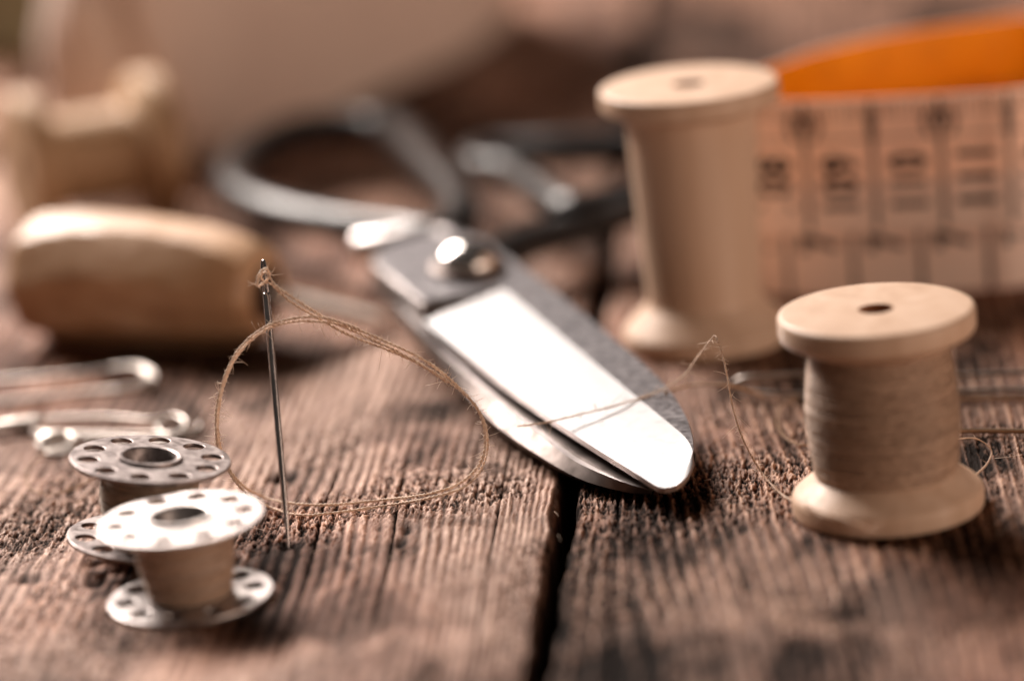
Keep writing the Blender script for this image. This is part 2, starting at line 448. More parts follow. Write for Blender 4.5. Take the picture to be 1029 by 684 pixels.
    grain = np.clip(ridge * (0.45 + 0.55 * rs) * (0.5 + 0.6 * brk), 0, 1) * 0.6 + 0.25 * n_m + 0.55 * (n_f - 0.35)
    ny, nx = X.shape
    # edge wall
    jit = (fbm(Y * 0.13, Y * 0 + seed, 4, seed + 91) - 0.5) * (1.6 if kind == 'right' else 0.7)
    Xd = X + jit * np.exp(-np.minimum(e0, e1) / 2.5) * (e0 < e1) * (kind == 'right') + jit * np.exp(-e1 / 2.5) * (e1 <= e0) * (kind == 'left')
    co = np.stack([Xd * MM, Y * MM, h * MM], -1)
    wl = co[:, :1].copy(); wl[..., 2] = -18 * MM
    wr = co[:, -1:].copy(); wr[..., 2] = -18 * MM
    co = np.concatenate([wl, co, wr], 1)
    padd = lambda a, v: np.concatenate([np.full((ny, 1), v), a, np.full((ny, 1), v)], 1)
    grain, dirt_shade = padd(grain, 0.1), padd(dirt_shade, 0.6)
    nx += 2
    idx = np.arange(ny * nx).reshape(ny, nx)
    quads = np.stack([idx[:-1, :-1], idx[:-1, 1:], idx[1:, 1:], idx[1:, :-1]], -1).reshape(-1, 4)
    me = bpy.data.meshes.new(name)
    me.vertices.add(ny * nx); me.vertices.foreach_set('co', co.reshape(-1).astype(np.float32))
    nf = len(quads)
    me.loops.add(nf * 4); me.loops.foreach_set('vertex_index', quads.reshape(-1).astype(np.int32))
    me.polygons.add(nf); me.polygons.foreach_set('loop_start', (np.arange(nf) * 4).astype(np.int32))
    me.update(calc_edges=True)
    me.polygons.foreach_set('use_smooth', np.ones(nf, bool))
    for nm, arr in (('grain', grain), ('dirt_shade', dirt_shade)):
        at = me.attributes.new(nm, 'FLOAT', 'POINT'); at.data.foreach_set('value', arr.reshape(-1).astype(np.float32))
    me.materials.append(mat)
    o = bpy.data.objects.new(name, me); COL.objects.link(o); o.parent = TABLE
    return o

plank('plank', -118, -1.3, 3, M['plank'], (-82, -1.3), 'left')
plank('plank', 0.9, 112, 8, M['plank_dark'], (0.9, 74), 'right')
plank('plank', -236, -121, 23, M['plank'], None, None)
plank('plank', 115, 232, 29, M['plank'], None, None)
ub, fb_ = flat_shape([[(-.24, -.05), (.24, -.05), (.24, .57), (-.24, .57)]], 0.004)
o = link_mesh('underside_board', [(x, y, z - 0.019) for x, y, z in ub], fb_, M['ferrule'], TABLE, smooth=False)

# ------------------------------------------------------------------ wooden spools
def spool_body(parent, R_top, R_bot, h, tf, r_body_t, r_body_b, mat, cone_b=2.4, cone_t=1.6, hole=2.2, name='spool_body'):
    """turned spool: flanges, sloping shoulders, core and bore (mm)"""
    p = [(hole, h), (R_top, h), (R_top, h - tf), (r_body_t, h - tf - cone_t), (r_body_b, tf + cone_b), (R_bot - 0.5, tf), (R_bot, tf - 0.6), (R_bot, 0), (hole, 0)]
    p = round_prof([(a * MM, b * MM) for a, b in p], 0.0007, 4)
    v, f = lathe_data(p, 128)
    o = link_mesh(name, v, f, mat, parent); 
    v, f = lathe_data([(hole * MM, h * MM), (hole * MM * 0.97, (h - 1) * MM), (hole * MM * 0.97, 0)], 48)
    b = link_mesh('bore', v, f, M['beech_hole'], parent)
    smooth_by_angle(o, 50)
    return o

def winding(parent, zs, rs, pitch, mat, name='thread_winding', seg=220, rows=None, depth=0.07, cross=40, seed=1, fuzz=0, hair=1.2, strand=None):
    """wound thread: a barrel with real helical strand relief and stray fibres (mm)"""
    z0, z1 = zs[0], zs[-1]
    rows = rows or int((z1 - z0) / pitch * 5)
    th = np.linspace(0, 2 * math.pi, seg, endpoint=False); z = np.linspace(z0, z1, rows)
    TH, Z = np.meshgrid(th, z)
    R = np.interp(Z, zs, rs)
    tn = TH / (2 * math.pi)
    lay = fbm(np.cos(TH) * 1.6 + Z * 0.35, np.sin(TH) * 1.6 + Z * 0.5, 3, seed)
    phs = Z / pitch + tn + 0.5 * (fbm(np.cos(TH) * 1.5 + 4, Z * 0.6 + np.sin(TH) * 1.5, 2, seed + 3) - 0.5)
    st = np.abs(np.sin(math.pi * phs))
    R = R + depth * (st - 0.6) + 0.22 * (fbm(np.cos(TH) * 2 + 5, Z * 1.1 + np.sin(TH) * 2, 4, seed + 7) - 0.5)
    co = np.stack([R * np.cos(TH), R * np.sin(TH), Z], -1).reshape(-1, 3) * MM
    idx = np.arange(rows * seg).reshape(rows, seg); nx = np.roll(idx, -1, 1)
    q = np.stack([idx[:-1], nx[:-1], nx[1:], idx[1:]], -1).reshape(-1, 4)
    verts = [tuple(c) for c in co]; faces = [tuple(x) for x in q.tolist()]
    mb = MB(); mb.add(verts, faces)
    for _ in range(cross):
        turns = RNG.uniform(0.4, 1.6); a0 = RNG.uniform(0, 2 * math.pi); za = RNG.uniform(z0 + .3, z1 - .3)
        zb_ = min(max(za + RNG.normal(0, 2.2), z0 + .3), z1 - .3)
        t = np.linspace(0, 1, int(60 * turns) + 8); aa = a0 + turns * 2 * math.pi * t; zz = za + (zb_ - za) * t + 0.12 * np.sin(t * 9 + a0)
        rr = np.interp(zz, zs, rs) + depth * 0.55 + 0.05
        v, f = tube_data(np.stack([rr * np.cos(aa), rr * np.sin(aa), zz], 1) * MM, pitch * 0.42 * MM, 6); mb.add(v, f, 1)
    for _ in range(fuzz):
        a = RNG.uniform(0, 2 * math.pi); zz = RNG.uniform(z0 + .5, z1 - .5); r = np.interp(zz, zs, rs) + 0.02
        p0 = np.array([r * math.cos(a), r * math.sin(a), zz]); rad = np.array([math.cos(a), math.sin(a), 0]); tan = np.array([-math.sin(a), math.cos(a), RNG.normal(0, .5)])
        L = RNG.uniform(0.3, hair); s = RNG.choice([-1, 1])
        pts = [(p0 + tan * s * L * t + rad * (L * 0.7 * t * RNG.uniform(.3, 1.0) - 0.1)) * MM for t in (0, .35, .7, 1)]
        v, f = tube_data(pts, [.03 * MM, .03 * MM, .025 * MM, .012 * MM], 3); mb.add(v, f)
    return mb.build(name, [mat, strand or M['thread']], parent)

# near spool, wound with flax thread
sp1 = hz(893, 510.5, 0)
SP1 = empty('thread_spool', V(sp1)); SP1.rotation_euler = (math.radians(0.5), math.radians(-0.3), 0.4)
tag(SP1, 'small wooden spool wound with beige flax thread, in front of the safety pins', 'spool')
spool_body(SP1, 12.35, 12.1, 26.2, 3.0, 8.4, 8.2, M['beech'], cone_b=2.6, cone_t=1.8)
winding(SP1, [4.0, 5.2, 7, 10, 14, 18, 20.6, 22.3], [8.2, 8.8, 9.0, 9.35, 9.45, 9.05, 8.6, 8.3], 0.34, M['spool_thread'], seg=300, depth=0.14, cross=70, seed=4, fuzz=3500, hair=1.3, strand=M['strand_flax'])
# bare tall spool
sp2 = hz(711, 342, 0)
SP2 = empty('wooden_spool', V(sp2))
tag(SP2, 'tall bare pale wooden spool without thread, standing beside the tape measure', 'spool')
spool_body(SP2, 12.9, 12.1, 38.2, 3.0, 9.5, 8.2, M['beech'], cone_b=3.4, cone_t=0.9, hole=2.3)
# spool lying on its side
c0, c1 = hz(16, 171, 12.4), None
ax_ang = math.radians(20)
sp3dir = Vector((math.cos(ax_ang), math.sin(ax_ang), 0))
mat3 = Matrix.Translation(V(c0)) @ sp3dir.to_track_quat('Z', 'Y').to_matrix().to_4x4()
SP3 = empty('wooden_spool', mat=mat3)
tag(SP3, 'squat wooden spool lying on its side behind the awl handle', 'spool')
spool_body(SP3, 13.0, 12.8, 26.0, 4.6, 8.0, 8.0, M['old_beech'], cone_b=1.6, cone_t=1.6, hole=2.6)

# ------------------------------------------------------------------ bobbins
def bobbin(loc, mat, tmat, label, tilt=None, spin=0.0, h=10.8, seed=1, rw=(6.0, 5.2), fuzz=60):
    root = empty('bobbin', loc)
    if tilt is not None: root.rotation_euler = tilt
    tag(root, label, 'bobbin', 'metal sewing machine bobbins at the front left')
    loops = [circle(10.25 * MM, 128), circle(3.75 * MM, 64)[::-1]]
    for k in range(10):
        a = 2 * math.pi * k / 10 + spin
        loops.append(circle(1.35 * MM, 28, 7.95 * MM * math.cos(a), 7.95 * MM * math.sin(a))[::-1])
    v, f = flat_shape(loops, 0.55 * MM, 0.10 * MM, 1)
    for z in (0.3, h - 0.3):
        o = link_mesh('flange', [(x, y, q + z * MM) for x, y, q in v], f, mat, root); smooth_by_angle(o, 40)
    p = [(3.35, 0.1), (3.35, h + 0.25), (3.6, h + 0.42), (4.05, h + 0.38), (4.2, h + 0.05), (3.9, h - 0.5), (3.9, 0.55), (4.2, -0.02), (3.35, 0.0)]
    v, f = lathe_data([(a * MM, b * MM) for a, b in p], 72)
    o = link_mesh('hub', v, f, mat, root); smooth_by_angle(o, 60)
    z0, z1 = 0.65, h - 0.65
    winding(root, [z0, z0 + 2, h * .5, z1 - 1.5, z1], [rw[1] - .35, rw[1], (rw[0] + rw[1]) / 2 + .25, rw[0], rw[0] + .05], 0.30, tmat, seg=260, depth=0.10, cross=34, seed=seed, fuzz=fuzz, hair=.7, strand=M['strand_taupe'] if tmat is M['taupe_thread'] else M['strand_flax'])
    return root
BOB1 = bobbin(V(hz(192, 601, 0.35)), M['nickel'], M['beige_thread'], 'shiny nickel bobbin nearest the camera, wound with light beige thread', (math.radians(1), math.radians(-1.0), 0), 0.1, 10.6, 3, (5.95, 5.3))
h2 = 11.0
top2 = hz(151, 460, 12.6)
tl = math.radians(8.0)
BOB2 = bobbin(V(top2 - np.array([math.sin(tl), 0, math.cos(tl)]) * h2 * MM), M['old_nickel'], M['taupe_thread'], 'dull aged metal bobbin wound with taupe thread, tilted behind the shiny bobbin', (0, tl, 0), 0.22, h2, 9, (6.1, 5.6))
b2 = np.array(BOB2.location)

# ------------------------------------------------------------------ twisted thread helper
def thread_obj(name, pts, r, mat, n_ply=2, pitch=1.1, hairs=0, lmin=.4, lmax=1.6, parent=None, closed=False, step=16, hair_r=.03, sides=6):
    P = catmull(pts, step)
    # resample evenly
    d = np.concatenate([[0], np.cumsum(np.linalg.norm(np.diff(P, axis=0), axis=1))])
    n = max(int(d[-1] / (0.16 * MM)), 8)
    s = np.linspace(0, d[-1], n)
    P = np.stack([np.interp(s, d, P[:, k]) for k in range(3)], 1)
    T, A, B = frames(P)
    mb = MB()
    wob = 1 + 0.25 * (vnoise(s / (0.9 * MM), s * 0, 5) - 0.5) * 2
    for k in range(n_ply):
        ph = 2 * math.pi * (s / (pitch * MM) + k / n_ply)
        off = r * 0.52 if n_ply > 1 else 0
        Q = P + (A * np.cos(ph)[:, None] + B * np.sin(ph)[:, None]) * off * wob[:, None]
        v, f = tube_data(Q, r * (0.62 if n_ply > 1 else 1) * wob, sides); mb.add(v, f)
    if hairs:
        v, f = hairs_data(P, hairs, lmin * MM, lmax * MM, hair_r * MM, 1.0, r); mb.add(v, f)
    return mb.build(name, mat, parent)

# ------------------------------------------------------------------ needle
nb = hz(290, 547, 0)
ny = nb[1]
ntop = hit_plane(264.5, 262, nb + FWD * 0.007, FWD)
NE = empty('needle', V(nb))
tag(NE, 'steel sewing needle standing upright with its point in the wood', 'needle')
axis = ntop - nb; Ln = np.linalg.norm(axis); ad = axis / Ln
ts = [-.02, .0, .06, .2, .5, .78, .885]
rs = [.02, .10, .26, .39, .46, .46, .45]
P = [ad * Ln * t for t in ts]
Pc = catmull(P, 6); rc = np.interp(np.linspace(0, 1, len(Pc)), np.linspace(0, 1, len(rs)), rs) * MM
mb = MB(); v, f = tube_data(Pc, rc, 16); mb.add(v, f)
sx = np.cross(ad, [0, 1.0, 0]); sx /= np.linalg.norm(sx)
ex = sx * math.cos(.9) + np.array([0, 1.0, 0]) * math.sin(.9)
ring = []
for k in range(28):
    a = 2 * math.pi * k / 28
    ca, sa = math.cos(a), math.sin(a)
    ring.append(ad * (Ln * 0.94 + 2.2 * MM * np.sign(sa) * abs(sa) ** 0.7) + ex * 0.36 * MM * np.sign(ca) * abs(ca) ** 0.5)
v, f = tube_data(ring, 0.21 * MM, 8, True)
mb.add(v, f)
mb.build('shaft', M['needle'], NE)

# ------------------------------------------------------------------ twine loop through the needle eye
def P3(px, py, dy=0.0):
    p = hit_plane(px, py, nb + FWD * (0.0045 + dy * MM), FWD)
    if p[2] < 0.55 * MM: p = hz(px, py, 0.55)
    return p
def ground(px, py, z=0.6): return hz(px, py, z)
loop = [P3(448, 383, 3.0), P3(420, 365, 2.4), P3(386, 350, 1.6), P3(352, 337, 1.0), P3(322, 321, .7), P3(292, 303, .5), P3(270, 284, .3), P3(259, 288, -.9), P3(260, 276, -1.0), P3(267, 270, -.6), P3(271, 276, .2), P3(266, 283, .8), P3(262, 277, .4), P3(268, 274, -.4), P3(277, 287, -.5), P3(300, 303, -.5), P3(330, 321, 0), P3(365, 337, .8), P3(405, 356, 1.5), P3(450, 383, 2.5), P3(478, 408, 3), P3(487, 435, 3), P3(484, 462, 2.5), P3(464, 484, 2),
        P3(430, 496, 3), ground(380, 502.5), ground(330, 507), ground(290, 505), ground(262, 498), P3(240, 484, 3.5), P3(224, 458, 3), P3(219, 425, 2), P3(224, 390, 1), P3(238, 358, .4), P3(262, 334, 0), P3(290, 324, -.3), P3(318, 323, -.3), P3(350, 328, 0),
        P3(390, 344, 1.0), P3(430, 364, 2.2), P3(462, 390, 3.4), P3(483, 416, 3.8), P3(490, 440, 3.6), P3(486, 466, 3.0), P3(468, 488, 1.5), P3(432, 500, 1.2), ground(385, 508), ground(335, 515), ground(300, 517), ground(268, 508), P3(242, 490, 3), P3(222, 458, 2.4), P3(217, 425, 1.4), P3(222, 390, .4), P3(237, 355, -.2), P3(262, 331, -.6), P3(292, 320.5, -.8), P3(325, 319, -.8), P3(362, 331, -.4)]
TW = thread_obj('thread', loop, 0.175 * MM, M['twine'], 2, 1.3, 900, .3, 1.4)
tag(TW, 'hairy flax thread looped through the eye of the standing needle', 'thread')

# ------------------------------------------------------------------ shears
# top plane of the shears, dropping towards the tips
pv = hz(468, 262, 12.0); tp = hz(685, 478, 4.6)
a_ = (tp - pv); u_ = a_ / np.linalg.norm(a_)
side = np.cross([0, 0, 1.0], u_); side /= np.linalg.norm(side)
nrm = np.cross(u_, side); nrm = nrm / np.linalg.norm(nrm); nrm = nrm if nrm[2] > 0 else -nrm
def pl(px, py, d=0.0):                                      # point on the plane d mm above the shears' top plane
    return hit_plane(px, py, pv + nrm * d * MM, nrm)
SH = empty('fabric_shears', V(hz(468, 275, 0)))
tag(SH, 'old steel fabric shears with black handles lying across the gap between planks', 'shears')
so = np.array(SH.location)
def rs_line(pts, n):                                        # resample a polyline evenly
    pts = np.array(pts, float)
    d = np.concatenate([[0], np.cumsum(np.linalg.norm(np.diff(pts, axis=0), axis=1))])
    s = np.linspace(0, d[-1], n)
    return np.stack([np.interp(s, d, pts[:, k]) for k in range(pts.shape[1])], 1)
def smooth_line(pts, n):
    return rs_line(catmull([np.array(p, float) for p in pts], 14), n)

NS = 48
spine = smooth_line([(506, 254), (548, 285), (611, 335), (663, 381), (686, 412), (695, 436), (697, 452)], NS)
ridgeL = smooth_line([(507, 291), (521, 302), (570, 342), (630, 391), (676, 428), (691, 442), (696, 453)], NS)
edgeL = smooth_line([(426, 323), (470, 358), (527, 402), (590, 445), (640, 476), (662, 489), (674, 489)], NS)
mb = MB()
sp3 = [pl(*p) for p in spine]
ri3 = [pl(*p) for p in ridgeL]
ed3 = []
for i, p in enumerate(edgeL):
    drop = -1.0
    ed3.append(pl(p[0], p[1], drop))
# tip closing arc between edge end and ridge end
tipq = smooth_line([(674, 490), (687, 482), (695, 469), (697, 453)], 9)
for k in range(1, 9):
    t = k / 8.0
    sp3.append(pl(697 - 0.5 * t, 452 + 1.5 * t)); ri3.append(pl(696, 453.5)); ed3.append(pl(tipq[k][0], tipq[k][1], -1.0 * (1 - t * 0.9)))
N2 = len(sp3)
und = -nrm * 2.3 * MM
vv = []
for i in range(N2):
    s, r, e = sp3[i], ri3[i], ed3[i]
    s2 = s - nrm * 0.35 * MM + (s - r) / max(np.linalg.norm(s - r), 1e-9) * 0.3 * MM   # small chamfer at the spine
    sb = s2 - nrm * 1.7 * MM
    eb = e - nrm * 0.75 * MM
    vv += [s - so, r - so, e - so, eb - so, sb - so, s2 - so]
ff, mi = [], []
for i in range(N2 - 1):
    for k in range(6):
        l = (k + 1) % 6
        ff.append((i * 6 + k, i * 6 + l, (i + 1) * 6 + l, (i + 1) * 6 + k)); mi.append([0, 1, 2, 2, 2, 2][k])
ff.append(tuple(range(6))); mi.append(2)
ff.append(tuple((N2 - 1) * 6 + k for k in range(6))[::-1]); mi.append(2)
ub_ = link_mesh('upper_blade', vv, ff, [M['patina'], M['steel'], M['steel_edge']], SH, True, mi); smooth_by_angle(ub_, 4)

def prism(name, outline_px, d_top, d_bot, mats, bevel=0.5, flare=None, bot_px=None):
    """plate whose top outline is seen at the pixels given, at real distance and thickness"""
    top = [pl(x, y, d_top) - so for x, y in outline_px]
    c = sum(top) / len(top)
    n = len(top)
    inner = []
    for p in top:
        dd = (c - p); inner.append(p + dd / np.linalg.norm(dd) * bevel * MM * 1.2)
    topb = [p - nrm * bevel * MM for p in top]
    if bot_px is None: bot = [p - nrm * (d_top - d_bot) * MM for p in top]
    else: bot = [pl(x, y, d_bot) - so for x, y in bot_px]
    v = inner + topb + bot
    f = [tuple(range(n))]
    m = [0]
    for k in range(n):
        l = (k + 1) % n
        f.append((k, n + k, n + l, l)); m.append(1)
        f.append((n + k, 2 * n + k, 2 * n + l, n + l)); m.append(len(mats) - 1)
    f.append(tuple(2 * n + k for k in range(n))[::-1]); m.append(1)
    o = link_mesh(name, v, f, mats, SH, True, m); smooth_by_angle(o, 20)
    return o

# ricasso plate around the screw (upper blade)
prism('pivot_plate', [(373, 262), (396, 281), (424, 303), (455, 298), (505, 290.5), (522, 302), (548, 286), (525, 268), (506, 253), (494, 243), (478, 236), (455, 232), (425, 235), (395, 243), (378, 252)], 0.06, -2.4, [M['patina'], M['steel_edge'], M['dark_steel']], 0.45)
# lower blade
outer = [(371, 268), (396, 312), (440, 361), (492, 419), (540, 455), (584, 480), (630, 493), (655, 495)]
inn = [(376, 262), (402, 308), (440, 350), (505, 409), (538, 434), (576, 462), (615, 480), (652, 492)]
NL = 40
Lo, Li = smooth_line(outer, NL), smooth_line(inn, NL)
Le = smooth_line([(440, 300), (470, 338), (527, 384), (590, 430), (640, 466), (664, 482)], NL)   # hidden under the upper blade
vv, ff, mi = [], [], []
for i in range(NL):
    t = i / (NL - 1)
    w_ = 7.5 * (1 - 0.35 * t) * (1 - t ** 6)
    tv = Li[min(i + 1, NL - 1)] - Li[max(i - 1, 0)]; tv = tv / np.linalg.norm(tv)
    inn2 = Li[i] + np.array([tv[1], -tv[0]]) * w_
    pts = [pl(Lo[i][0], Lo[i][1] + 7 * math.sin(math.pi * min(1, t * 1.02)), -6.0), pl(Lo[i][0], Lo[i][1] + 1.5, -4.3), pl(*Li[i], -2.9), pl(*inn2, -2.85), pl(Le[i][0], Le[i][1], -4.9 + 1.6 * t), pl(Le[i][0] + 24, Le[i][1] - 14, -5.2 + 1.6 * t), pl(Le[i][0] + 24, Le[i][1] - 10, -6.6 + 1.0 * t)]
    vv += [p - so for p in pts]
K = 7
for i in range(NL - 1):
    for k in range(K):
        l = (k + 1) % K
        ff.append((i * K + k, (i + 1) * K + k, (i + 1) * K + l, i * K + l)); mi.append([2, 2, 1, 2, 2, 2, 2][k])
ff.append(tuple(range(K))); mi.append(2); ff.append(tuple((NL - 1) * K + k for k in range(K))[::-1]); mi.append(2)
o = link_mesh('lower_blade', vv, ff, [M['steel'], M['steel_edge'], M['dark_steel']], SH, True, mi); smooth_by_angle(o, 24)

# pivot screw with washer
pc = hit_plane(470, 271, pv, nrm) - so
def on_plane_lathe(name, prof, mat, centre, seg=64):
    q = Vector(nrm).to_track_quat('Z', 'Y')
    v, f = lathe_data(prof, seg)
    o = link_mesh(name, [np.array(q @ Vector(x)) + centre for x in v], f, mat, SH); smooth_by_angle(o, 50); return o
scw = on_plane_lathe('washer', round_prof([(0, 1.3 * MM), (4.6 * MM, 1.3 * MM), (5.6 * MM, 0.9 * MM), (5.6 * MM, -1 * MM)], 0.0004), M['dark_steel'], pc)
dome = [(4.6 * math.sin(a) * MM, (1.3 + 3.0 * math.cos(a)) * MM) for a in np.linspace(0, math.pi / 2, 14)] + [(4.6 * MM, 1.0 * MM)]
on_plane_lathe('pivot_screw', dome, M['screw'], pc)

# handles: (px, py, height in mm of the bar's centre)
def bar(name, pts, rad, closed, mat, flat=0.85, parent=None, step=10):
    P = catmull([hz(x, y, z) - so for x, y, z in pts], step, closed)
    if not np.isscalar(rad):
        k = np.linspace(0, 1, len(rad) + (1 if closed else 0)); rr = list(rad) + ([rad[0]] if closed else [])
        r = np.interp(np.linspace(0, 1, len(P), endpoint=not closed), k, rr) * MM
    else: r = rad * MM
    v, f = tube_data(P, r, 20, closed, flat)
    return link_mesh(name, v, f, mat, SH)
bar('finger_bow', [(436, 238, 9.5), (405, 233, 9.5), (350, 226, 9.5), (295, 216, 9.5), (252, 202, 9.5), (232, 185, 9.5), (246, 158, 9.5), (288, 136, 9.5), (340, 128, 9.5), (384, 129, 9.5), (408, 140, 9.8), (418, 152, 10), (440, 177, 10.5), (458, 200, 10.5), (458, 226, 10)],
    [3.6, 3.2, 3.0, 3.0, 3.1, 3.3, 3.4, 3.6, 3.7, 3.7, 3.5, 3.3, 3.2, 3.5], True, M['enamel'])
bar('shank', [(362, 249, 8.6), (385, 247, 9.0), (410, 243, 9.4), (436, 240, 9.4), (458, 246, 9)], [2.9, 3.1, 3.0, 3.0, 2.6], False, M['steel_edge'])
bar('thumb_bow', [(576, 212, 9.5), (545, 193, 9.5), (512, 172, 9.5), (484, 168, 9.5), (476, 158, 9.5), (500, 151, 9.5), (560, 150, 9.5), (640, 148, 9.5), (720, 150, 9.5), (760, 166, 9.5), (730, 186, 9.5), (680, 196, 9.5), (620, 204, 9.5)],
    [3.4, 3.1, 2.9, 2.6, 2.6, 2.9, 3.3, 3.4, 3.4, 3.4, 3.4, 3.3, 3.4], True, M['enamel'])
bar('shank', [(495, 262, 6.6), (525, 246, 6.8), (560, 235, 7.2), (600, 224, 8), (640, 210, 9)], [3.4, 3.3, 3.0, 2.8, 2.8], False, M['enamel'])

# ------------------------------------------------------------------ thread leading from the near spool over the blade
def blade_pt(px, py): return pl(px, py, 0.25)
spt = [hz(880, 533, 2.0), hz(850, 522, 4.2), hz(812, 509, 3.2), hz(797, 503, 1.2), hz(783, 494, .6), P3(765, 474, 3), P3(748, 444, 4), P3(737, 412, 5), P3(731, 380, 6), P3(726, 356, 7), P3(719, 338, 8), P3(714, 342, 9), P3(700, 360, 14), P3(684, 380, 20), blade_pt(655, 396), blade_pt(620, 407), blade_pt(580, 417), blade_pt(545, 425), blade_pt(520, 428)]
ST = thread_obj('thread', spt, 0.125 * MM, M['twine'], 2, 1.0, 220, .4, 1.8)
tag(ST, 'loose flax thread rising from the wound spool and crossing the bright blade', 'thread')
lt = [blade_pt(668, 394), hz(690, 388, 5.5), hz(705, 386, 6), hz(730, 387, 6), hz(752, 392, 4), hz(766, 397, 2)]
o = thread_obj('thread', lt, 0.2 * MM, M['thread'], 2, 1.2, 20, .4, 1.2)
tag(o, 'short loose thread end lying between the blade tip and the tall spool', 'thread')
rg = [hz(806, 397, .6), hz(790, 404, .6), hz(781, 420, .6), hz(788, 438, .6), hz(806, 447, .6), hz(824, 440, .6), hz(830, 420, .6)]
o = thread_obj('thread', rg, 0.16 * MM, M['thread'], 2, 1.2, 10, .4, 1.0)
tag(o, 'faint thread curl lying on the wood behind the wound spool', 'thread')
tl_ = [hz(930, 447, 4.5), hz(962, 441, 4.0), hz(982, 441, 3.5), hz(996, 452, 2.2), hz(993, 464, 1.2), hz(984, 474, .6), hz(972, 482, .5)]
o = thread_obj('thread', tl_, 0.11 * MM, M['beech'], 1, 1.2, 12, .3, .8)
tag(o, 'pale thread end curling out at the right side of the wound spool', 'thread')
bt = [hz(118, 470, 7), hz(100, 477, 4), hz(82, 487, 1.2), hz(60, 495, .6), hz(40, 495, .6), hz(28, 488, .6), hz(27, 474, .6), hz(36, 462, .6), hz(48, 452, .8)]
o = thread_obj('thread', bt, 0.12 * MM, M['thread'], 1, 1.2, 10, .3, .8)
tag(o, 'thin thread tail curving out of the dull bobbin towards the pins', 'thread')

# ------------------------------------------------------------------ safety pins
def wire(mb, pts, r, step=10, closed=False, mi=0):
    v, f = tube_data(catmull([hz(*p) for p in pts], step, closed), r * MM, 10, closed); mb.add(v, f, mi)
def safety_pin(label, wires, clasp=None, mat='wire', r=0.55):
    base = V(hz(wires[0][0][0], wires[0][0][1], 0))
    root = empty('safety_pin', base)
    tag(root, label, 'safety pin', 'safety pins lying on the wood')
    mb = MB()
    for w in wires: wire(mb, w, r)
    mb.v = [np.asarray(p) - np.array(base) for p in mb.v]
    mb.build('wire', M[mat], root)
    if clasp:
        mb = MB(); pts = catmull([hz(*p) - np.array(base) for p in clasp], 8)
        n = len(pts); rr = np.interp(np.linspace(0, 1, n), [0, .12, .5, .88, 1], [.7, 1.3, 1.5, 1.3, .7]) * MM
        v, f = tube_data(pts, rr, 14, False, 0.6); mb.add(v, f)
        mb.build('clasp', M[mat], root)
    return root
safety_pin('large steel safety pin with a rounded end, lying just below the awl handle',
           [[(-60, 384, 1.6), (0, 382, 1.6), (70, 377, 1.6), (115, 371, 1.6), (140, 369, 1.6), (155, 377, 1.4), (151, 387, 1.0), (128, 391, .9), (80, 395, .8), (0, 404, .8), (-60, 409, .8)],
            [(112, 371, 2.6), (134, 369, 2.8), (150, 378, 2.2), (140, 387, 1.8), (120, 391, 1.8)]], r=.48)
safety_pin('steel safety pin with a round wire coil just behind the dull bobbin',
           [[(20, 424, 1.4), (60, 420, 1.5), (110, 419, 1.5), (150, 422, 1.4), (172, 418, 1.4), (186, 423, 1.2), (182, 434, .9), (168, 438, .8), (158, 430, .8), (168, 422, 1.0)],
            [(20, 434, .7), (80, 436, .7), (150, 436, .7), (178, 436, .7), (198, 432, .6), (200, 426, .6)]],
           [(-12, 432, 1.6), (4, 428, 1.6), (24, 425, 1.6), (44, 422, 1.6)], r=.37)
safety_pin('small steel safety pin with its clasp just left of the dull bobbin top',
           [[(170, 444, .8), (120, 440, .8), (80, 440, .9), (60, 447, .9), (44, 450, .9), (38, 444, 1.2), (46, 436, 1.5), (62, 434, 1.5), (76, 440, 1.3)],
            [(76, 440, 1.3), (66, 449, 1.0), (48, 455, .8), (60, 456, .6), (110, 450, .6), (165, 449, .6)]],
           [(38, 445, 1.3), (50, 439, 1.7), (66, 436, 1.7)], r=.36)
safety_pin('steel safety pin with its bent tip showing left of the wound spool',
           [[(737, 391, 1.0), (738, 385, 2.0), (747, 380, 2.8), (770, 378, 3.0), (803, 375.5, 3.0), (900, 376, 2.4), (960, 376.5, 2.0), (1029, 374, 1.8), (1080, 372, 1.8)],
            [(737, 391, 1.0), (760, 394, .8), (803, 396, .8), (900, 396, .8), (960, 393, .8), (1029, 391, .8), (1080, 390, .8)]], r=.37)
safety_pin('bronze toned safety pin lying closest behind the wound spool',
           [[(860, 401, .8), (960, 400.5, .8), (1029, 400, .8), (1080, 399, .8)], [(860, 402, .8), (850, 410, .8), (855, 430, .8), (880, 436, .8), (960, 433, .8), (1029, 433, .8), (1080, 433, .8)]], mat='brass_wire', r=.36)

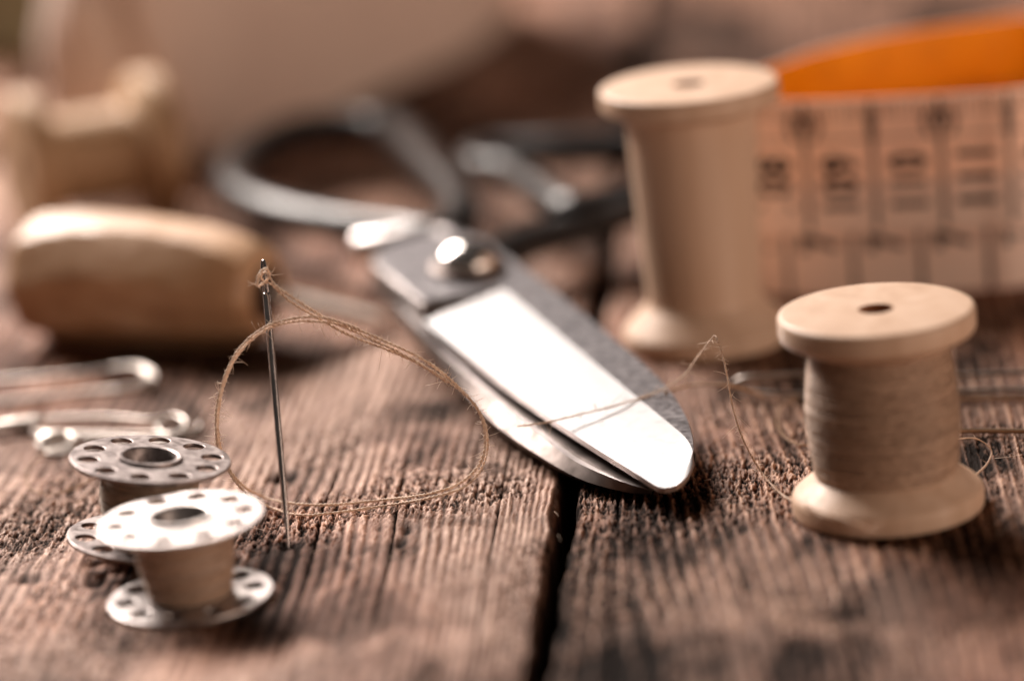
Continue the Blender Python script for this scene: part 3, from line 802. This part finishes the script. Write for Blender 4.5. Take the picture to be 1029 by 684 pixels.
# ------------------------------------------------------------------ awl
hl, hr = hz(29, 275, 10.0), hz(267, 294, 8.6)
AW = empty('awl', V(hz(140, 300, 0)))
tag(AW, 'awl with carved pale wooden handle and a short steel blade', 'awl')
ao = np.array(AW.location)
adx = hr - hl; La = np.linalg.norm(adx); adx /= La
aup = np.array([0, 0, 1.0]); aup -= adx * aup.dot(adx); aup /= np.linalg.norm(aup); asd = np.cross(adx, aup)
tt = np.linspace(0, 1, 70)
prof = np.interp(tt, [0, .012, .04, .09, .18, .35, .55, .75, .9, .97, 1], [6.6, 7.9, 9.0, 9.7, 10.2, 10.3, 10.3, 9.7, 8.5, 7.5, 6.2])
verts, faces = [], []
SG = 72
for i, t in enumerate(tt):
    for k in range(SG):
        a = 2 * math.pi * k / SG + 0.25
        nf = 8; fa = 2 * math.pi / nf
        fac = math.cos(fa / 2) / math.cos(((a + 0.35 * math.sin(t * 3)) % fa) - fa / 2)
        r = prof[i] * (0.25 + 0.75 * fac) * (1 + 0.05 * (float(fbm(np.array(t * 7), np.array(math.cos(a) * 2 + math.sin(a)), 3, 77)) - .5))
        verts.append(hl - ao + adx * La * t + (aup * math.cos(a) + asd * math.sin(a)) * r * MM)
for i in range(len(tt) - 1):
    for k in range(SG):
        l = (k + 1) % SG; faces.append((i * SG + k, i * SG + l, (i + 1) * SG + l, (i + 1) * SG + k))
faces.append(tuple(range(SG))[::-1]); faces.append(tuple((len(tt) - 1) * SG + k for k in range(SG)))
o = link_mesh('handle', verts, faces, M['carved'], AW); smooth_by_angle(o, 20)
v, f = tube_data([hr - ao + adx * x * MM for x in (-.6, .35, .5)], [4.1 * MM, 4.1 * MM, 3.6 * MM], 32)
o = link_mesh('ferrule', v, f, M['ferrule'], AW); smooth_by_angle(o, 40)
sa, sb = hr, hz(388, 323, 1.2)
Q = [sa - ao + (sb - sa) * t for t in np.linspace(0, 1, 12)]
v, f = tube_data(Q, np.interp(np.linspace(0, 1, 12), [0, .2, .9, 1], [2.4, 3.4, 2.9, 1.2]) * MM, 20, False, 0.36)
link_mesh('blade', v, f, M['satin'], AW)

# ------------------------------------------------------------------ tape measure
zb = 10.5
near = [hz(700, 226, zb), hz(760, 235.5, zb), hz(830, 236, zb), hz(905, 233, zb), hz(980, 229, zb), hz(1040, 223, zb)]
n_last = near[-1]
far = [hz(1060, 18, 30), hz(980, 26, 30), hz(900, 38, 30), hz(820, 56, 30), hz(750, 78, 30)]
far = [np.array([p[0], p[1], zb * MM]) for p in far]
rt = [n_last + np.array([.022, .012, 0]), far[0] + np.array([.026, -.012, 0])]
loop_t = near + rt + far + [np.array([near[0][0] - .006, (near[0][1] + far[-1][1]) / 2 + .003, zb * MM])]
LT = catmull(loop_t, 26, True)
TM = empty('tape_measure', V(np.array([LT[:, 0].mean(), LT[:, 1].mean(), 0])))
tag(TM, 'coiled pale tape measure with orange reverse and black centimetre numbers', 'tape measure')
to_ = np.array(TM.location)
def arclen(P): return np.concatenate([[0], np.cumsum(np.linalg.norm(np.diff(P, axis=0), axis=1))])
def strip(name, P, z0, z1, th=0.42, mats=None):
    """closed band, pale outside and orange inside"""
    T = np.roll(P, -1, 0) - np.roll(P, 1, 0); T /= np.linalg.norm(T, axis=1, keepdims=True)
    out = np.cross(T, [0, 0, 1.0])
    if out[:len(near) * 20].mean(0)[1] > 0: out = -out
    n = len(P); v = []
    for i in range(n):
        p = P[i] - to_; p = np.array([p[0], p[1], 0])
        q = p - out[i] * th * MM
        v += [p + [0, 0, z0 * MM], p + [0, 0, z1 * MM], q + [0, 0, z1 * MM], q + [0, 0, z0 * MM]]
    f, m = [], []
    for i in range(n):
        j = (i + 1) % n
        for k, mm in ((0, 0), (1, 0), (2, 1), (3, 1)):
            l = (k + 1) % 4; f.append((i * 4 + k, i * 4 + l, j * 4 + l, j * 4 + k)); m.append(mm)
    o = link_mesh(name, v, f, [M['tape_out'], M['tape_in']], TM, True, m); smooth_by_angle(o, 40)
    return out
def offset(P, d):
    T = np.roll(P, -1, 0) - np.roll(P, 1, 0); T /= np.linalg.norm(T, axis=1, keepdims=True)
    o = np.cross(T, [0, 0, 1.0])
    if o[:len(near) * 20].mean(0)[1] > 0: o = -o
    return P - o * d * MM
out0 = strip('outer_turn', LT, zb, zb + 20.3)
LI = offset(LT, 2.6); strip('inner_turn', LI, 0.4, 20.4)
LI2 = offset(LT, 3.5); strip('inner_turn', LI2, 0.2, 20.2)

def text_mesh(s, size):
    c = bpy.data.curves.new('t', 'FONT'); c.body = s; c.size = size; c.align_x = 'CENTER'; c.align_y = 'CENTER'; c.offset = size * 0.04
    c.space_character = 1.15
    o = bpy.data.objects.new('t', c); COL.objects.link(o)
    me = bpy.data.meshes.new_from_object(o.evaluated_get(bpy.context.evaluated_depsgraph_get()))
    v = [(x.co.x, x.co.y) for x in me.vertices]; f = [tuple(p.vertices) for p in me.polygons]
    bpy.data.objects.remove(o); bpy.data.curves.remove(c); bpy.data.meshes.remove(me)
    return v, f
class Printer:
    def __init__(self, P, z0):
        self.P, self.s, self.z0 = P, arclen(np.vstack([P, P[:1]])), z0
        self.PP = np.vstack([P, P[:1]])
        T = np.roll(P, -1, 0) - np.roll(P, 1, 0); T /= np.linalg.norm(T, axis=1, keepdims=True)
        o = np.cross(T, [0, 0, 1.0]); o = -o if o[:len(near) * 20].mean(0)[1] > 0 else o
        self.O = np.vstack([o, o[:1]]); self.mb = MB()
    def at(self, s, w, lift=0.06):
        p = np.array([np.interp(s, self.s, self.PP[:, k]) for k in range(3)]); o = np.array([np.interp(s, self.s, self.O[:, k]) for k in range(3)])
        p = p + o * lift * MM - to_
        return np.array([p[0], p[1], (self.z0 + w) * MM])
    def rect(self, s0, s1, w0, w1, mi=0):
        n = max(1, int((s1 - s0) / 0.001)); v, f = [], []
        for k in range(n + 1):
            s = s0 + (s1 - s0) * k / n; v += [self.at(s, w0), self.at(s, w1)]
        for k in range(n): f.append((2 * k, 2 * k + 2, 2 * k + 3, 2 * k + 1))
        self.mb.add(v, f, mi)
    def text(self, txt, s, w, size, rot=True, mi=0):
        v, f = text_mesh(txt, size)
        if rot:                                             # condensed figures: 2.6 mm per digit, 5.8 mm tall
            xs_, ys_ = [a for a, b in v], [b for a, b in v]
            kx = 2.7 * MM * len(txt) / (max(xs_) - min(xs_)); ky = 5.8 * MM / (max(ys_) - min(ys_))
            cx, cy = (max(xs_) + min(xs_)) / 2, (max(ys_) + min(ys_)) / 2
            v = [((a - cx) * kx, (b - cy) * ky) for a, b in v]
        q = [self.at(s + (-y if rot else x), w + (x if rot else y) / MM, 0.09) for x, y in v]
        self.mb.add(q, f, mi)
def s_at_px(PR, px):
    """arc position on the near wall seen at picture column px"""
    best, bs = 1e9, 0
    for i in range(len(near) * 26):
        d = PR.P[i] - CAM; x = W / 2 + F * d.dot(CR) / d.dot(FWD) 
        if abs(x - px) < best: best, bs = abs(x - px), PR.s[i]
    return bs
PR = Printer(LT, zb)
s111 = s_at_px(PR, 986)
for n in range(-26, 16):
    c = 111 + n; s = s111 + n * 0.010
    if s < 0.003 or s > PR.s[-1] - 0.003: continue
    PR.text(str(c), s, 7.9, 6.4 * MM, True)
    PR.rect(s + 0.0046, s + 0.0054, 0.6, 20.0, 1)
    PR.rect(s - 0.005, s + 0.005, 14.2, 14.5, 1)
    for k in (1, 2, 3, 4, 6, 7, 8, 9):
        PR.rect(s - .005 + k * .001 - .00009, s - .005 + k * .001 + .00009, 17.0, 19.6, 1)
    if c % 2: PR.rect(s + 0.0043, s + 0.0057, 14.5, 18.2, 0)
    else:
        PR.text('(0)', s + 0.005, 16.6, 4.2 * MM, False, 1)
PR.mb.build('printed_scale', [M['ink'], M['ink_thin']], TM, False)
PL = Printer(LI, 0.4)
for n in range(-24, 16):
    c = 73 + n; s = s_at_px(PL, 958) + n * 0.010
    if s < 0.003 or s > PL.s[-1] - 0.003: continue
    PL.text(str(c), s, 9.4, 6.4 * MM, True)
    PL.rect(s + 0.0046, s + 0.0054, 0.3, 20.0, 1)
PL.mb.build('printed_scale', [M['ink'], M['ink_thin']], TM, False)

mb = MB()
for _ in range(90):
    p = hz(RNG.uniform(20, 1010), RNG.uniform(400, 640), 0.25); L = RNG.uniform(.5, 2.6) * MM; a = RNG.uniform(0, 6.3)
    d = np.array([math.cos(a), math.sin(a), RNG.uniform(0, .25)]); bd = RNG.normal(0, .4, 3) * L; bd[2] = abs(bd[2]) * .5
    v, f = tube_data([p + d * L * t + bd * t * t for t in (0, .33, .66, 1)], .022 * MM, 3); mb.add(v, f)
o = mb.build('lint', M['twine']); tag(o, 'fine pale lint fibres scattered on the planks', 'lint', kind='stuff')

# ------------------------------------------------------------------ cloths in the background
def bundle(name, c, a, b, h, ang, mat, seed, lean=(0, 0), grow=0.0):
    """a soft folded cloth: rounded, pleated heap with semi-axes a, b (m) turned by ang"""
    nu, nv = 140, 80
    verts, faces = [], []
    ca, sa = math.cos(ang), math.sin(ang)
    for j in range(nv):
        ph = math.pi / 2 * (1 - j / (nv - 1))
        for i in range(nu):
            th = 2 * math.pi * i / nu
            ct, st = math.cos(th), math.sin(th)
            x, y = np.sign(ct) * abs(ct) ** 0.8, np.sign(st) * abs(st) ** 0.8
            rr, z = max(math.cos(ph), 0) ** 0.45, math.sin(ph) ** 0.8
            fo = float(fbm(np.array(ct * 1.6 + z * .9 + 3), np.array(st * 1.6 + z * 1.1), 4, seed)) - .5
            k = 1 + 0.22 * fo + 0.02 * math.sin(th * 7 + z * 4 + 6 * fo)
            px, py = x * rr * k * a, y * rr * k * b
            zz = max(z * h * (1 + 0.1 * fo) * (1 + grow * y * rr), 0.001)
            verts.append((c[0] + px * ca - py * sa + lean[0] * zz, c[1] + px * sa + py * ca + lean[1] * zz, zz))
    for j in range(nv - 1):
        for i in range(nu):
            l = (i + 1) % nu
            faces.append((j * nu + i, (j + 1) * nu + i, (j + 1) * nu + l, j * nu + l))
    return link_mesh(name, verts, faces, mat)
q0, q1 = hz(215, 172, 0), hz(590, 2, 0)
dd = q1 - q0; dd /= np.linalg.norm(dd); pp = np.array([-dd[1], dd[0], 0])
o = bundle('cloth_bundle', q0 + dd * .062 + pp * .019, .021, .073, .078, math.atan2(-dd[0], dd[1]), M['cloth'], 5, grow=0.35)
tag(o, 'large soft beige cloth bundle behind the shears handles', 'cloth')
cc = hz(-10, 70, 0)
o = bundle('cloth_bundle', cc + np.array([-.006, .04, 0]), 0.024, 0.035, 0.05, 0.3, M['olive'], 15)
tag(o, 'dark olive cloth at the far left behind the lying spool', 'cloth')

# ------------------------------------------------------------------ light, world, camera
w = bpy.data.worlds.new('World'); S.world = w; w.use_nodes = True
bg = w.node_tree.nodes['Background']
bg.inputs['Color'].default_value = (1.0, 0.84, 0.74, 1); bg.inputs['Strength'].default_value = 0.06

def area(name, az, el, dist, size, power, col, target=(0, 0, 0.01)):
    l = bpy.data.lights.new(name, 'AREA'); l.shape = 'RECTANGLE'; l.size, l.size_y = size; l.energy = power; l.color = col
    o = bpy.data.objects.new(name, l); COL.objects.link(o)
    a, e = math.radians(az), math.radians(el)
    p = Vector((-math.sin(a) * math.cos(e), math.cos(a) * math.cos(e), math.sin(e))) * dist + Vector(target)
    o.location = p
    o.rotation_euler = (Vector(target) - p).to_track_quat('-Z', 'Y').to_euler()
    return o
area('window_light', 31, 37, 1.1, (0.62, 0.30), 34, (1.0, 0.885, 0.81))
area('fill_light', -128, 9, 1.0, (0.7, 0.4), 4.3, (1.0, 0.75, 0.60))  # added fill lamp, kept low to lift camera-facing sides more than the tabletop

cam = bpy.data.cameras.new('camera'); co = bpy.data.objects.new('camera', cam); COL.objects.link(co)
R = Matrix(((CR[0], CU[0], -FWD[0]), (CR[1], CU[1], -FWD[1]), (CR[2], CU[2], -FWD[2])))
co.matrix_world = Matrix.Translation(V(CAM)) @ R.to_4x4()
cam.sensor_width = 36; cam.lens = F / W * 36
cam.clip_start = 0.01; cam.clip_end = 20
cam.dof.use_dof = True
fp = hz(290, 525, 0)
cam.dof.focus_distance = float((fp - CAM).dot(FWD))
cam.dof.aperture_fstop = 6.8
S.camera = co
S.view_settings.view_transform = 'Standard'; S.view_settings.look = 'None'; S.view_settings.exposure = 0; S.view_settings.gamma = 1
S.render.engine = 'CYCLES'
S.cycles.use_denoising = True
S.cycles.max_bounces = 8
